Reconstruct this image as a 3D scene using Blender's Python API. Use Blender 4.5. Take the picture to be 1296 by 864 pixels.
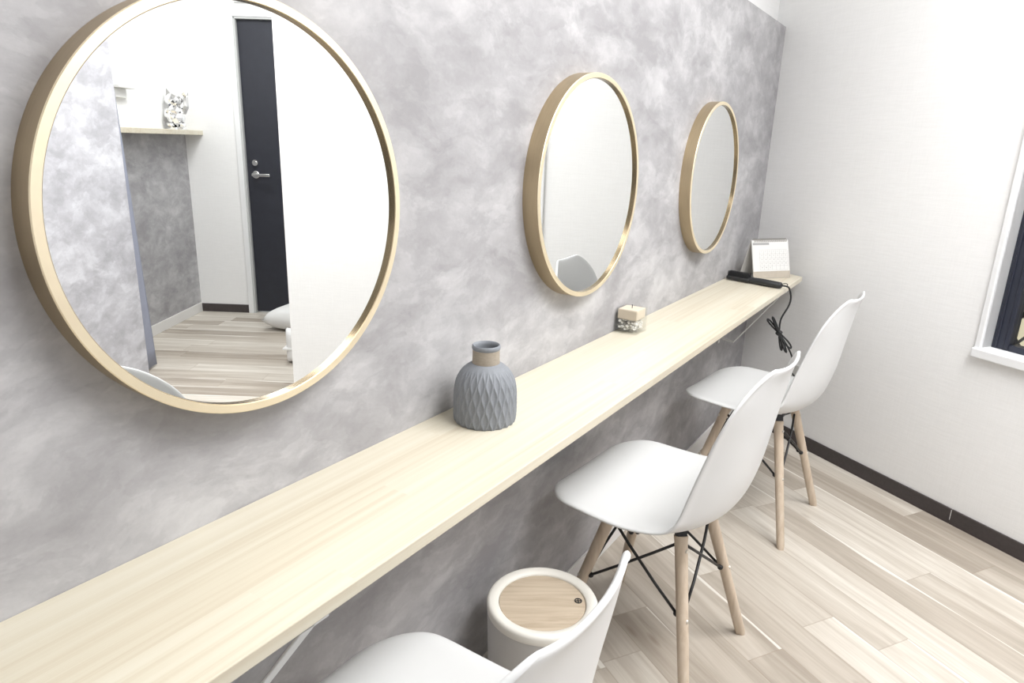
import bpy, bmesh, math, random
from mathutils import Vector, Matrix
random.seed(7)
for o in list(bpy.data.objects): bpy.data.objects.remove(o)
SC = bpy.context.scene
COL = SC.collection
PI = math.pi

# ------------------------------------------------------------------ camera
def make_camera():
    yaw, pitch, roll = 0.99653, -0.28343, 0.0338
    fw = Vector((math.sin(yaw)*math.cos(pitch), math.cos(yaw)*math.cos(pitch), math.sin(pitch)))
    r = Vector((math.cos(yaw), -math.sin(yaw), 0)); u = r.cross(fw)
    c, s = math.cos(roll), math.sin(roll)
    r2 = c*r + s*u; u2 = c*u - s*r
    cam = bpy.data.cameras.new('camera'); cam.sensor_width = 36; cam.lens = 855.85*36/1296
    cam.clip_start = 0.02
    o = bpy.data.objects.new('camera', cam); COL.objects.link(o)
    m = Matrix((r2, u2, -fw)).transposed().to_4x4()
    m.translation = Vector((-0.6696, -0.7546, 1.2213)); o.matrix_world = m
    SC.camera = o
make_camera()

# ------------------------------------------------------------------ room frame: u along the right wall from the corner, w away from it
XC, ANG = 2.5196, 1.0062
BU = Vector((math.cos(ANG), math.sin(ANG), 0)); BN = Vector((math.sin(ANG), -math.cos(ANG), 0))
def uw(u, w, z=0.0): return Vector((XC, 0, 0)) - u*BU - w*BN + Vector((0, 0, z))
ROTB = math.atan2(-BU.y, -BU.x)             # local +x = +u ; local +y = ?

# ------------------------------------------------------------------ light, world, exposure
vs = SC.view_settings
vs.view_transform = 'Standard'; vs.look = 'None'; vs.gamma = 1.0; vs.use_curve_mapping = False
vs.exposure = 0.95
SC.display_settings.display_device = 'sRGB'
wd = bpy.data.worlds.new('world'); SC.world = wd; wd.use_nodes = True
wd.node_tree.nodes['Background'].inputs[0].default_value = (0.9, 0.95, 1.0, 1)
wd.node_tree.nodes['Background'].inputs[1].default_value = 0.9
def area(name, loc, size, power, col=(1, 1, 1), target=None):
    l = bpy.data.lights.new(name, 'AREA'); l.shape = 'DISK'; l.size = size; l.energy = power; l.color = col
    o = bpy.data.objects.new(name, l); COL.objects.link(o); o.location = loc
    return o
area('ceiling_lamp', (1.15, -1.25, 2.38), 1.0, 19, (1.0, 0.995, 0.99))
area('ceiling_lamp', tuple(uw(2.25, 1.25, 2.38)), 1.0, 17, (1.0, 0.995, 0.99))
area('ceiling_lamp', tuple(uw(2.62, -0.85, 2.38)), 0.5, 11, (1.0, 0.995, 0.985))

# ------------------------------------------------------------------ materials
class NT:
    def __init__(s, name):
        s.m = bpy.data.materials.new(name); s.m.use_nodes = True
        s.t = s.m.node_tree; s.b = s.t.nodes['Principled BSDF']
    def n(s, typ, **kw):
        x = s.t.nodes.new(typ)
        for k, v in kw.items():
            if k.startswith('i_'):
                key = k[2:]; key = int(key) if key.isdigit() else key
                s.set(x, key, v)
            else: setattr(x, k, v)
        return x
    def set(s, node, key, v):
        if isinstance(v, bpy.types.NodeSocket): s.t.links.new(v, node.inputs[key])
        else: node.inputs[key].default_value = v
    def math(s, op, a, b=None, c=None, clamp=False):
        x = s.t.nodes.new('ShaderNodeMath'); x.operation = op; x.use_clamp = clamp
        s.set(x, 0, a)
        if b is not None: s.set(x, 1, b)
        if c is not None: s.set(x, 2, c)
        return x.outputs[0]
    def mix(s, f, a, b, mode='MIX'):
        x = s.t.nodes.new('ShaderNodeMix'); x.data_type = 'RGBA'; x.blend_type = mode
        s.set(x, 0, f); s.set(x, 6, a); s.set(x, 7, b)
        return x.outputs[2]
    def ramp(s, f, stops, interp='LINEAR'):
        x = s.t.nodes.new('ShaderNodeValToRGB'); cr = x.color_ramp; cr.interpolation = interp
        while len(cr.elements) < len(stops): cr.elements.new(0.5)
        for e, (p, c) in zip(cr.elements, stops):
            e.position = p; e.color = (c, c, c, 1) if isinstance(c, (int, float)) else c
        s.set(x, 0, f); return x.outputs[0]
    def pos(s): return s.n('ShaderNodeNewGeometry').outputs['Position']
    def objc(s): return s.n('ShaderNodeTexCoord').outputs['Object']
    def mapping(s, v, loc=(0, 0, 0), rot=(0, 0, 0), sc=(1, 1, 1)):
        x = s.t.nodes.new('ShaderNodeMapping'); s.set(x, 0, v)
        x.inputs[1].default_value = loc; x.inputs[2].default_value = rot; x.inputs[3].default_value = sc
        return x.outputs[0]
    def noise(s, v, scale, detail=4, rough=0.55, dist=0.0):
        x = s.t.nodes.new('ShaderNodeTexNoise'); s.set(x, 'Vector', v)
        x.inputs['Scale'].default_value = scale; x.inputs['Detail'].default_value = detail
        x.inputs['Roughness'].default_value = rough; x.inputs['Distortion'].default_value = dist
        return x.outputs[0]
    def bump(s, h, strength=0.2, dist=0.01):
        x = s.t.nodes.new('ShaderNodeBump'); x.inputs['Strength'].default_value = strength
        x.inputs['Distance'].default_value = dist; s.set(x, 'Height', h)
        s.t.links.new(x.outputs[0], s.b.inputs['Normal'])
    def base(s, c): s.set(s.b, 'Base Color', c)
    def rough(s, r): s.set(s.b, 'Roughness', r)
def srgb(r, g, b):
    f = lambda c: (c/255/12.92 if c/255 <= 0.04045 else ((c/255+0.055)/1.055)**2.4)
    return (f(r), f(g), f(b), 1)
def plain(name, col, rough=0.5, metal=0.0, spec=None, grain=0.0, gscale=60):
    k = NT(name)
    if grain:
        n = k.noise(k.objc(), gscale, 3)
        k.base(k.mix(n, tuple(c*(1-grain) for c in col[:3])+(1,), tuple(min(1, c*(1+grain)) for c in col[:3])+(1,)))
    else: k.base(col)
    k.rough(rough); k.b.inputs['Metallic'].default_value = metal
    if spec is not None: k.b.inputs['Specular IOR Level'].default_value = spec
    return k.m

def mat_plaster(name, tint=(1, 1, 1)):
    k = NT(name); p = k.pos()
    big = k.noise(p, 3.2, 4, 0.5, 0.3)
    warp = k.n('ShaderNodeVectorMath', operation='ADD')
    wn = k.n('ShaderNodeTexNoise'); k.set(wn, 'Vector', p); wn.inputs['Scale'].default_value = 5
    wn.inputs['Detail'].default_value = 3
    sc_ = k.n('ShaderNodeVectorMath', operation='SCALE'); k.set(sc_, 0, wn.outputs[1]); sc_.inputs['Scale'].default_value = 0.10
    k.set(warp, 0, p); k.set(warp, 1, sc_.outputs[0])
    str1 = k.noise(k.mapping(warp.outputs[0], rot=(0, math.radians(-35), 0), sc=(1, 1, 2.2)), 4.5, 5, 0.55, 0.15)
    str2 = k.noise(k.mapping(warp.outputs[0], rot=(0, math.radians(50), 0), sc=(1, 1, 2.0)), 8.5, 5, 0.58, 0.1)
    fine = k.noise(p, 38, 5, 0.7)
    s1 = k.ramp(str1, [(0.36, 0.0), (0.485, 0.36), (0.505, 0.60), (0.68, 1.0)])
    s2 = k.ramp(str2, [(0.36, 0.0), (0.49, 0.36), (0.505, 0.62), (0.68, 1.0)])
    str3 = k.noise(k.mapping(warp.outputs[0], rot=(0, math.radians(-20), 0), sc=(1, 1, 1.7)), 19, 4, 0.6, 0.2)
    s3 = k.ramp(str3, [(0.36, 0.0), (0.52, 0.40), (0.55, 0.62), (0.70, 1.0)])
    v = k.math('MULTIPLY', s1, 0.30)
    v = k.math('MULTIPLY_ADD', s2, 0.24, v)
    v = k.math('MULTIPLY_ADD', k.ramp(big, [(0.36, 0.0), (0.66, 1.0)]), 0.24, v)
    v = k.math('MULTIPLY_ADD', s3, 0.16, v)
    v = k.math('MULTIPLY_ADD', fine, 0.10, v)
    patch = k.noise(k.mapping(warp.outputs[0], loc=(3.1, 0, 1.7), rot=(0, math.radians(25), 0), sc=(1, 1, 1.8)), 3.6, 5, 0.6, 0.1)
    v = k.math('MULTIPLY_ADD', k.ramp(patch, [(0.492, 0.0), (0.504, 1.0)]), 0.09, k.math('SUBTRACT', v, 0.045))
    v = k.math('ADD', v, k.math('MULTIPLY_ADD', k.noise(p, 140, 3, 0.6), 0.16, -0.08))
    def t(c): return tuple(a*b for a, b in zip(c[:3], tint))+(1,)
    col = k.n('ShaderNodeValToRGB'); cr = col.color_ramp
    for _ in range(2): cr.elements.new(0.5)
    for e, (q, c) in zip(cr.elements, [(0.16, (0.295, 0.290, 0.300)), (0.44, (0.368, 0.363, 0.376)), (0.62, (0.432, 0.428, 0.440)), (0.94, (0.555, 0.552, 0.560))]):
        e.position = q; e.color = t(c)
    k.set(col, 0, v); k.base(col.outputs[0]); k.rough(0.62)
    k.bump(v, 0.12, 0.004)
    return k.m
def mat_white_wall():
    k = NT('white_linen_wallpaper'); p = k.pos()
    h = k.noise(k.mapping(p, sc=(14, 14, 150)), 1.0, 3, 0.6)
    vv = k.noise(k.mapping(p, sc=(160, 160, 16)), 1.0, 3, 0.6)
    t = k.math('ADD', k.math('MULTIPLY', h, 0.6), k.math('MULTIPLY', vv, 0.4))
    k.base(k.mix(k.ramp(t, [(0.35, 0.0), (0.65, 1.0)]), (0.84, 0.842, 0.84, 1), (0.875, 0.877, 0.875, 1)))
    k.rough(0.7); k.bump(t, 0.18, 0.004)
    return k.m
def mat_floor():
    k = NT('oak_plank_floor'); p = k.pos()
    mp = k.n('ShaderNodeMapping', vector_type='TEXTURE')
    k.set(mp, 0, p); mp.inputs[1].default_value = (XC, 0, 0); mp.inputs[2].default_value = (0, 0, ROTB)
    sep = k.n('ShaderNodeSeparateXYZ'); k.set(sep, 0, mp.outputs[0])
    u, w = sep.outputs[0], sep.outputs[1]
    PWD, PLN = 0.1143, 0.92
    rowf = k.math('DIVIDE', k.math('ADD', w, 20.0), PWD)
    row = k.math('FLOOR', rowf); fw_ = k.math('FRACT', rowf)
    wn1 = k.n('ShaderNodeTexWhiteNoise', noise_dimensions='1D'); k.set(wn1, 'W', row)
    us = k.math('DIVIDE', k.math('MULTIPLY_ADD', wn1.outputs[0], 7.3, k.math('ADD', u, 30)), PLN)
    colm = k.math('FLOOR', us); fu = k.math('FRACT', us)
    cid = k.n('ShaderNodeCombineXYZ'); k.set(cid, 0, row); k.set(cid, 1, colm)
    wn2 = k.n('ShaderNodeTexWhiteNoise', noise_dimensions='3D'); k.set(wn2, 'Vector', cid.outputs[0])
    idc = k.n('ShaderNodeSeparateColor'); k.set(idc, 0, wn2.outputs[1])
    # grain coordinates, shifted per plank
    gx = k.math('MULTIPLY_ADD', idc.outputs[0], 31.0, u); gy = k.math('MULTIPLY_ADD', idc.outputs[1], 17.0, w)
    gc = k.n('ShaderNodeCombineXYZ'); k.set(gc, 0, gx); k.set(gc, 1, gy)
    band = k.noise(k.mapping(gc.outputs[0], sc=(1.6, 22, 1)), 1.0, 4, 0.6, 0.6)
    grain = k.noise(k.mapping(gc.outputs[0], sc=(5, 120, 1)), 1.0, 4, 0.6, 0.3)
    base = k.ramp(k.math('ADD', k.math('MULTIPLY', band, 0.72), k.math('MULTIPLY_ADD', idc.outputs[2], 0.42, -0.06)),
                  [(0.30, (0.33, 0.285, 0.235, 1)), (0.46, (0.46, 0.41, 0.35, 1)), (0.62, (0.575, 0.53, 0.465, 1)), (0.80, (0.69, 0.65, 0.585, 1))])
    base = k.mix(k.ramp(grain, [(0.42, 0.0), (0.75, 0.45)]), base, (0.42, 0.365, 0.305, 1))
    # pale sapwood stripe along one edge of some planks
    wob = k.noise(k.mapping(gc.outputs[0], sc=(1.5, 0, 1)), 1.0, 2, 0.5)
    edge = k.math('ADD', fw_, k.math('MULTIPLY', wob, 0.55))
    sap = k.math('MULTIPLY', k.ramp(k.math('SUBTRACT', edge, 0.5), [(0.685, 0.0), (0.715, 1.0)]), k.math('GREATER_THAN', idc.outputs[1], 0.35))
    base = k.mix(k.math('MULTIPLY', sap, 0.8), base, (0.80, 0.775, 0.715, 1))
    # knots
    vo = k.n('ShaderNodeTexVoronoi', feature='F1'); k.set(vo, 'Vector', k.mapping(gc.outputs[0], sc=(2.6, 8.5, 1))); vo.inputs['Scale'].default_value = 1.0
    kn = k.ramp(vo.outputs['Distance'], [(0.02, 1.0), (0.10, 0.0)])
    vs_ = k.n('ShaderNodeSeparateColor'); k.set(vs_, 0, vo.outputs['Color'])
    kn = k.math('MULTIPLY', kn, k.math('GREATER_THAN', vs_.outputs[0], 0.55))
    base = k.mix(k.math('MULTIPLY', kn, 0.8), base, (0.20, 0.15, 0.11, 1))
    # seams
    sw = k.math('MINIMUM', fw_, k.math('SUBTRACT', 1.0, fw_))
    su = k.math('MULTIPLY', k.math('MINIMUM', fu, k.math('SUBTRACT', 1.0, fu)), PLN/PWD)
    seam = k.ramp(k.math('MINIMUM', sw, su), [(0.006, 1.0), (0.018, 0.0)])
    base = k.mix(k.math('MULTIPLY', seam, 0.45), base, (0.30, 0.24, 0.18, 1))
    k.base(base); k.rough(0.42)
    k.bump(k.math('SUBTRACT', k.math('MULTIPLY', grain, 0.2), seam), 0.15, 0.002)
    return k.m
def mat_wood(name, cols, axis_scale=(1.5, 45, 45), staves=None, rough=0.5, coord='obj', dist=0.5):
    k = NT(name); p = k.objc() if coord == 'obj' else k.pos()
    src = p
    if staves:
        sep = k.n('ShaderNodeSeparateXYZ'); k.set(sep, 0, p)
        rf = k.math('DIVIDE', k.math('ADD', sep.outputs[1], 10), staves[1]); row = k.math('FLOOR', rf)
        w1 = k.n('ShaderNodeTexWhiteNoise', noise_dimensions='1D'); k.set(w1, 'W', row)
        cf = k.math('FLOOR', k.math('DIVIDE', k.math('MULTIPLY_ADD', w1.outputs[0], 3.7, k.math('ADD', sep.outputs[0], 20)), staves[0]))
        cid = k.n('ShaderNodeCombineXYZ'); k.set(cid, 0, row); k.set(cid, 1, cf)
        w2 = k.n('ShaderNodeTexWhiteNoise', noise_dimensions='3D'); k.set(w2, 'Vector', cid.outputs[0])
        sh = k.n('ShaderNodeVectorMath', operation='MULTIPLY_ADD'); k.set(sh, 0, w2.outputs[1]); sh.inputs[1].default_value = (9, 5, 3); k.set(sh, 2, p)
        src = sh.outputs[0]
    g = k.noise(k.mapping(src, sc=axis_scale), 1.0, 5, 0.6, dist)
    f = g
    if staves:
        f = k.math('ADD', k.math('MULTIPLY', g, 0.8), k.math('MULTIPLY', w2.outputs[0], 0.2))
    k.base(k.ramp(f, cols)); k.rough(rough); k.bump(g, 0.05, 0.001)
    return k.m

M = {}
M['plaster'] = mat_plaster('grey_plaster_wallpaper')
M['white'] = mat_white_wall()
M['plaster_lit'] = mat_plaster('lit_grey_plaster_wallpaper', (1.36, 1.37, 1.42))  # same grey wallpaper, the partition's brighter lighting put into its tint
M['floor'] = mat_floor()
M['ceiling'] = plain('ceiling_white', (0.84, 0.84, 0.83, 1), 0.8)
M['base_dark'] = plain('dark_baseboard', srgb(66, 60, 60), 0.55, grain=0.25, gscale=90)
M['base_white'] = plain('white_baseboard', (0.78, 0.77, 0.755, 1), 0.5)
M['pine'] = mat_wood('laminated_pine', [(0.26, (0.57, 0.50, 0.385, 1)), (0.46, (0.64, 0.59, 0.475, 1)), (0.68, (0.685, 0.645, 0.54, 1))], (1.2, 85, 85), (0.9, 0.048), 0.42)
M['beech'] = mat_wood('pale_beech', [(0.25, (0.47, 0.375, 0.28, 1)), (0.5, (0.575, 0.475, 0.37, 1)), (0.75, (0.65, 0.56, 0.455, 1))], (60, 60, 4), None, 0.5)
M['lidwood'] = mat_wood('bin_lid_wood', [(0.28, (0.42, 0.335, 0.245, 1)), (0.5, (0.52, 0.43, 0.325, 1)), (0.72, (0.60, 0.51, 0.40, 1))], (6, 75, 6), None, 0.5)
M['plastic'] = plain('white_plastic', (0.72, 0.73, 0.735, 1), 0.35)
M['black_metal'] = plain('black_steel', (0.012, 0.012, 0.013, 1), 0.4)
M['bolt'] = plain('bolt_steel', (0.65, 0.62, 0.57, 1), 0.35, 0.8)
def mat_gold(name, col, rough):
    k = NT(name); g = k.noise(k.mapping(k.objc(), sc=(20, 400, 20)), 1, 3)
    k.base(k.mix(g, tuple(c*0.88 for c in col)+(1,), tuple(min(1, c*1.08) for c in col)+(1,)))
    k.b.inputs['Metallic'].default_value = 0.85; k.rough(rough); return k.m
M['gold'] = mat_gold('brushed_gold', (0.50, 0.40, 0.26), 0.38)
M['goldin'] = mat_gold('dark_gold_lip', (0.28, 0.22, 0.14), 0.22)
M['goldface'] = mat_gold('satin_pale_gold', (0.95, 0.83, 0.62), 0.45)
M['mirror'] = plain('mirror_silver', (0.93, 0.945, 0.94, 1), 0.0, 1.0)
M['vase'] = plain('grey_ceramic', srgb(131, 135, 141), 0.6, grain=0.12, gscale=300)
M['vase_in'] = plain('vase_dark_inside', srgb(96, 100, 108), 0.6)
M['black'] = plain('black_plastic', (0.02, 0.021, 0.023, 1), 0.45)
M['bin'] = plain('bin_warm_white', (0.56, 0.555, 0.545, 1), 0.5)
M['binrim'] = plain('bin_rim_cream', (0.82, 0.80, 0.74, 1), 0.45)
M['paper'] = plain('white_paper', (0.72, 0.72, 0.71, 1), 0.7)
M['kraft'] = plain('kraft_board', (0.44, 0.395, 0.335, 1), 0.8, grain=0.1)
M['boardgrey'] = plain('light_grey_board', (0.62, 0.61, 0.59, 1), 0.8)
M['ink'] = plain('grey_ink', (0.36, 0.36, 0.36, 1), 0.7)
M['wire'] = plain('calendar_wire', (0.42, 0.40, 0.37, 1), 0.35, 0.7)
M['navy'] = plain('navy_aluminium', srgb(34, 38, 52), 0.4, grain=0.15, gscale=40)
M['casing'] = plain('white_gloss_trim', (0.80, 0.81, 0.82, 1), 0.35)
M['door'] = plain('dark_door_laminate', srgb(40, 42, 51), 0.5, grain=0.18, gscale=25)
M['doorjamb'] = plain('grey_jamb', (0.50, 0.51, 0.51, 1), 0.5)
M['chrome'] = plain('satin_nickel', (0.80, 0.80, 0.79, 1), 0.25, 1.0)
M['mirrorchrome'] = plain('polished_chrome', (0.93, 0.93, 0.93, 1), 0.03, 1.0)
M['curtain'] = plain('lavender_grey_cloth', srgb(150, 154, 170), 0.85, grain=0.08, gscale=30)
M['cloth'] = plain('white_cloth', (0.78, 0.78, 0.77, 1), 0.85, grain=0.05, gscale=20)
M['candlewax'] = plain('beige_wax', (0.73, 0.63, 0.51, 1), 0.45)
M['stone'] = plain('white_stones', (0.86, 0.85, 0.83, 1), 0.6, grain=0.06)
M['outlet'] = plain('outlet_grey_white', (0.62, 0.62, 0.60, 1), 0.4)
M['cream_out'] = plain('cream_outside_wall', (0.80, 0.72, 0.52, 1), 0.8, grain=0.12, gscale=8)
M['white_metal'] = plain('white_enamel', (0.78, 0.78, 0.77, 1), 0.4)
def mat_glass(name, tint=(1, 1, 1, 1), ior=1.45):
    k = NT(name); k.base(tint); k.rough(0.0); k.b.inputs['Transmission Weight'].default_value = 1.0; k.b.inputs['IOR'].default_value = ior
    return k.m
M['glass'] = mat_glass('clear_glass')
def mat_thin_glass():
    k = NT('thin_clear_glass'); lw = k.n('ShaderNodeLayerWeight'); lw.inputs['Blend'].default_value = 0.5; fc = k.math('MULTIPLY_ADD', k.math('POWER', lw.outputs['Facing'], 5.0), 0.55, 0.06)
    tr = k.n('ShaderNodeBsdfTransparent'); tr.inputs[0].default_value = (0.97, 0.975, 0.97, 1)
    gl = k.n('ShaderNodeBsdfGlossy'); gl.inputs['Roughness'].default_value = 0.03
    mx = k.n('ShaderNodeMixShader'); k.set(mx, 0, fc); k.t.links.new(tr.outputs[0], mx.inputs[1]); k.t.links.new(gl.outputs[0], mx.inputs[2])
    k.t.links.new(mx.outputs[0], k.t.nodes['Material Output'].inputs[0]); return k.m
M['thin_glass'] = mat_thin_glass()
def mat_jute():
    k = NT('jute_wrap'); p = k.objc()
    wv = k.n('ShaderNodeTexWave', wave_type='BANDS', bands_direction='Z'); k.set(wv, 'Vector', p)
    wv.inputs['Scale'].default_value = 190; wv.inputs['Distortion'].default_value = 1.5; wv.inputs['Detail'].default_value = 2
    n = k.noise(k.mapping(p, sc=(1, 1, 6)), 150, 3)
    f = k.math('ADD', k.math('MULTIPLY', wv.outputs[1], 0.5), k.math('MULTIPLY', n, 0.5))
    k.base(k.ramp(f, [(0.25, srgb(150, 140, 126)), (0.7, srgb(186, 175, 160))])); k.rough(0.85); k.bump(f, 0.5, 0.002)
    return k.m
M['jute'] = mat_jute()

# ------------------------------------------------------------------ mesh helpers
def obj(name, bm, mat, parent=None, smooth=False, loc=None):
    me = bpy.data.meshes.new(name); bm.normal_update(); bm.to_mesh(me); bm.free()
    if smooth:
        for f in me.polygons: f.use_smooth = True
    for m_ in (mat if isinstance(mat, (list, tuple)) else [mat]): me.materials.append(M[m_])
    o = bpy.data.objects.new(name, me); COL.objects.link(o)
    if parent: o.parent = parent
    if loc is not None: o.location = loc
    return o
def smooth_angle(o, deg=35):
    me = o.data
    for f in me.polygons: f.use_smooth = True
    bm = bmesh.new(); bm.from_mesh(me)
    for e in bm.edges:
        if len(e.link_faces) == 2 and e.calc_face_angle(0) > math.radians(deg): e.smooth = False
    bm.to_mesh(me); bm.free(); return o
def thing(name, label, cat, loc=(0, 0, 0), rz=0, group=None):
    o = bpy.data.objects.new(name, None); COL.objects.link(o); o.location = loc; o.rotation_euler = (0, 0, rz)
    o.empty_display_size = 0.05
    return tag(o, label, cat, group)
def tag(o, label, cat, group=None):
    o['label'] = label; o['category'] = cat
    if group: o['group'] = group
    return o
def struct(o):
    o['kind'] = 'structure'; return o
def prism(bm, pts, z0, z1):
    lo = [bm.verts.new((p[0], p[1], z0)) for p in pts]; hi = [bm.verts.new((p[0], p[1], z1)) for p in pts]
    n = len(pts)
    bm.faces.new(lo[::-1]); bm.faces.new(hi)
    for i in range(n): bm.faces.new((lo[i], lo[(i+1) % n], hi[(i+1) % n], hi[i]))
    bmesh.ops.recalc_face_normals(bm, faces=bm.faces)
def box(bm, x0, x1, y0, y1, z0, z1, mi=0):
    r = bmesh.ops.create_cube(bm, size=1, matrix=Matrix.Translation(((x0+x1)/2, (y0+y1)/2, (z0+z1)/2)) @ Matrix.Diagonal((abs(x1-x0), abs(y1-y0), abs(z1-z0), 1)))
    fs = set(f for v in r['verts'] for f in v.link_faces)
    for f in fs: f.material_index = mi
    return r['verts']
def uwbox(bm, u0, u1, w0, w1, z0, z1):
    prism_pts = [uw(u0, w0), uw(u1, w0), uw(u1, w1), uw(u0, w1)]
    lo = [bm.verts.new((p.x, p.y, z0)) for p in prism_pts]; hi = [bm.verts.new((p.x, p.y, z1)) for p in prism_pts]
    fs = [bm.faces.new(lo[::-1]), bm.faces.new(hi)] + [bm.faces.new((lo[i], lo[(i+1) % 4], hi[(i+1) % 4], hi[i])) for i in range(4)]
    bmesh.ops.recalc_face_normals(bm, faces=fs)
def bevel(o, w=0.003, seg=2):
    m_ = o.modifiers.new('bevel', 'BEVEL'); m_.width = w; m_.segments = seg; m_.limit_method = 'ANGLE'; m_.angle_limit = math.radians(35)
    return o
def tube(bm, pts, r, seg=10, r2=None, cap=True):
    pts = [Vector(p) for p in pts]; n = len(pts); rings = []
    t0 = (pts[1]-pts[0]).normalized(); up = Vector((0, 0, 1)) if abs(t0.z) < 0.9 else Vector((1, 0, 0))
    a = t0.cross(up).normalized()
    for i, p in enumerate(pts):
        t = (pts[min(i+1, n-1)]-pts[max(i-1, 0)]).normalized()
        a = (a - t*a.dot(t)).normalized(); b = t.cross(a)
        rr = r if r2 is None else r + (r2-r)*i/(n-1)
        rings.append([bm.verts.new(p + rr*(math.cos(2*PI*k/seg)*a + math.sin(2*PI*k/seg)*b)) for k in range(seg)])
    fs = []
    for i in range(n-1):
        for k in range(seg):
            fs.append(bm.faces.new((rings[i][k], rings[i][(k+1) % seg], rings[i+1][(k+1) % seg], rings[i+1][k])))
    if cap: fs.append(bm.faces.new(rings[0][::-1])); fs.append(bm.faces.new(rings[-1]))
    bmesh.ops.recalc_face_normals(bm, faces=fs)
def spline(pts, n=8):
    P = [Vector(p) for p in pts]; P = [2*P[0]-P[1]] + P + [2*P[-1]-P[-2]]; out = []
    for i in range(1, len(P)-2):
        for k in range(n):
            t = k/n; a, b, c, d = P[i-1], P[i], P[i+1], P[i+2]
            out.append(0.5*((2*b) + (c-a)*t + (2*a-5*b+4*c-d)*t*t + (3*b-a-3*c+d)*t**3))
    out.append(P[-2]); return out
def lathe(bm, prof, seg=48, closed=False, mi=None):
    rings = []
    for (r, z) in prof:
        if r < 1e-6: rings.append([bm.verts.new((0, 0, z))])
        else: rings.append([bm.verts.new((r*math.cos(2*PI*k/seg), r*math.sin(2*PI*k/seg), z)) for k in range(seg)])
    fs = []
    pairs = list(zip(rings, rings[1:])) + ([(rings[-1], rings[0])] if closed else [])
    for a, b in pairs:
        for k in range(seg):
            q = [a[k % len(a)], a[(k+1) % len(a)], b[(k+1) % len(b)], b[k % len(b)]]
            q2 = []
            for v in q:
                if v not in q2: q2.append(v)
            if len(q2) >= 3: fs.append(bm.faces.new(q2))
    bmesh.ops.recalc_face_normals(bm, faces=fs)
    return fs
def ball(bm, c, r, sub=2, sc=(1, 1, 1), rot=None):
    m_ = Matrix.Translation(c) @ (rot.to_4x4() if rot else Matrix()) @ Matrix.Diagonal((*sc, 1))
    bmesh.ops.create_icosphere(bm, subdivisions=sub, radius=r, matrix=m_)
def text_mesh(name, body, size, mat, parent, mtx, align='CENTER', depth=0.0002):
    c = bpy.data.curves.new(name, 'FONT'); c.body = body; c.size = size; c.align_x = align; c.align_y = 'CENTER'; c.extrude = depth
    t = bpy.data.objects.new(name, c); COL.objects.link(t)
    dg = bpy.context.evaluated_depsgraph_get(); me = bpy.data.meshes.new_from_object(t.evaluated_get(dg))
    bpy.data.objects.remove(t); me.materials.clear(); me.materials.append(M[mat])
    return me

# ------------------------------------------------------------------ room shell
CH = 2.40
poly = [(2.62, 0.12), (-1.75, 0.12), tuple(uw(2.2, 3.65)[:2]), tuple(uw(3.55, 3.65)[:2]), tuple(uw(3.55, -1.85)[:2]), tuple(uw(1.85, -1.85)[:2]), tuple(uw(1.85, -0.14)[:2]), tuple(uw(-0.1, -0.14)[:2])]
bm = bmesh.new(); prism(bm, poly, -0.05, 0.0); struct(obj('floor', bm, 'floor'))
bm = bmesh.new(); prism(bm, poly, CH, CH+0.05); struct(obj('ceiling', bm, 'ceiling'))
ZT = 1.728
WL = [(XC, 0.0), (-1.62, 0.0), (-1.62, 0.16), (XC+0.05, 0.16), (XC+0.05, 0.079)]
bm = bmesh.new(); prism(bm, [(XC, 0), (-1.70, 0), (-1.70, 0.12), (XC+0.12/math.tan(ANG), 0.12)], 0, ZT); struct(obj('wall_left', bm, 'plaster'))
bm = bmesh.new(); prism(bm, [(XC+0.045/math.tan(ANG), 0.045), (-1.70, 0.045), (-1.70, 0.12), (XC+0.12/math.tan(ANG), 0.12)], ZT, CH); struct(obj('wall_left_upper', bm, 'white'))
# right wall with the window opening
WU0, WU1, WZ0, WZ1 = 1.050, 1.600, 0.630, 1.95
UE = 2.197
bm = bmesh.new()
uwbox(bm, -0.16, WU0, -0.10, 0, 0, CH); uwbox(bm, WU1, UE, -0.10, 0, 0, CH)
uwbox(bm, WU0, WU1, -0.10, 0, 0, WZ0); uwbox(bm, WU0, WU1, -0.10, 0, WZ1, CH)
struct(obj('wall_right', bm, 'white'))
bm = bmesh.new(); uwbox(bm, 1.87, 1.95, -1.70, -0.10, 0, CH); struct(obj('wall_inner', bm, 'white'))
bm = bmesh.new(); uwbox(bm, 3.40, 3.50, -1.705, 3.58, 0, 1.213); struct(obj('wall_back', bm, 'plaster'))
bm = bmesh.new(); uwbox(bm, 3.40, 3.50, -1.705, 3.58, 1.213, CH); struct(obj('wall_back_upper', bm, 'white'))
# door wall with opening
DU0, DU1, DZ = 2.16, 3.018, 1.945
CW = -1.625
bm = bmesh.new()
uwbox(bm, 1.87, DU0, CW-0.08, CW, 0, CH); uwbox(bm, DU1, 3.40, CW-0.08, CW, 0, CH); uwbox(bm, DU0, DU1, CW-0.08, CW, DZ, CH)
struct(obj('wall_door_side', bm, 'white'))
a = uw(2.2, 3.48); b = uw(3.5, 3.48)
bm = bmesh.new(); uwbox(bm, 2.1, 3.5, 3.48, 3.58, 0, CH); struct(obj('wall_front', bm, 'white'))
# free-standing stretch of grey wall by the far room
bm = bmesh.new(); uwbox(bm, 3.00, 3.06, -0.175, 1.15, 0, CH); struct(obj('wall_partition', bm, 'plaster_lit'))
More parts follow.
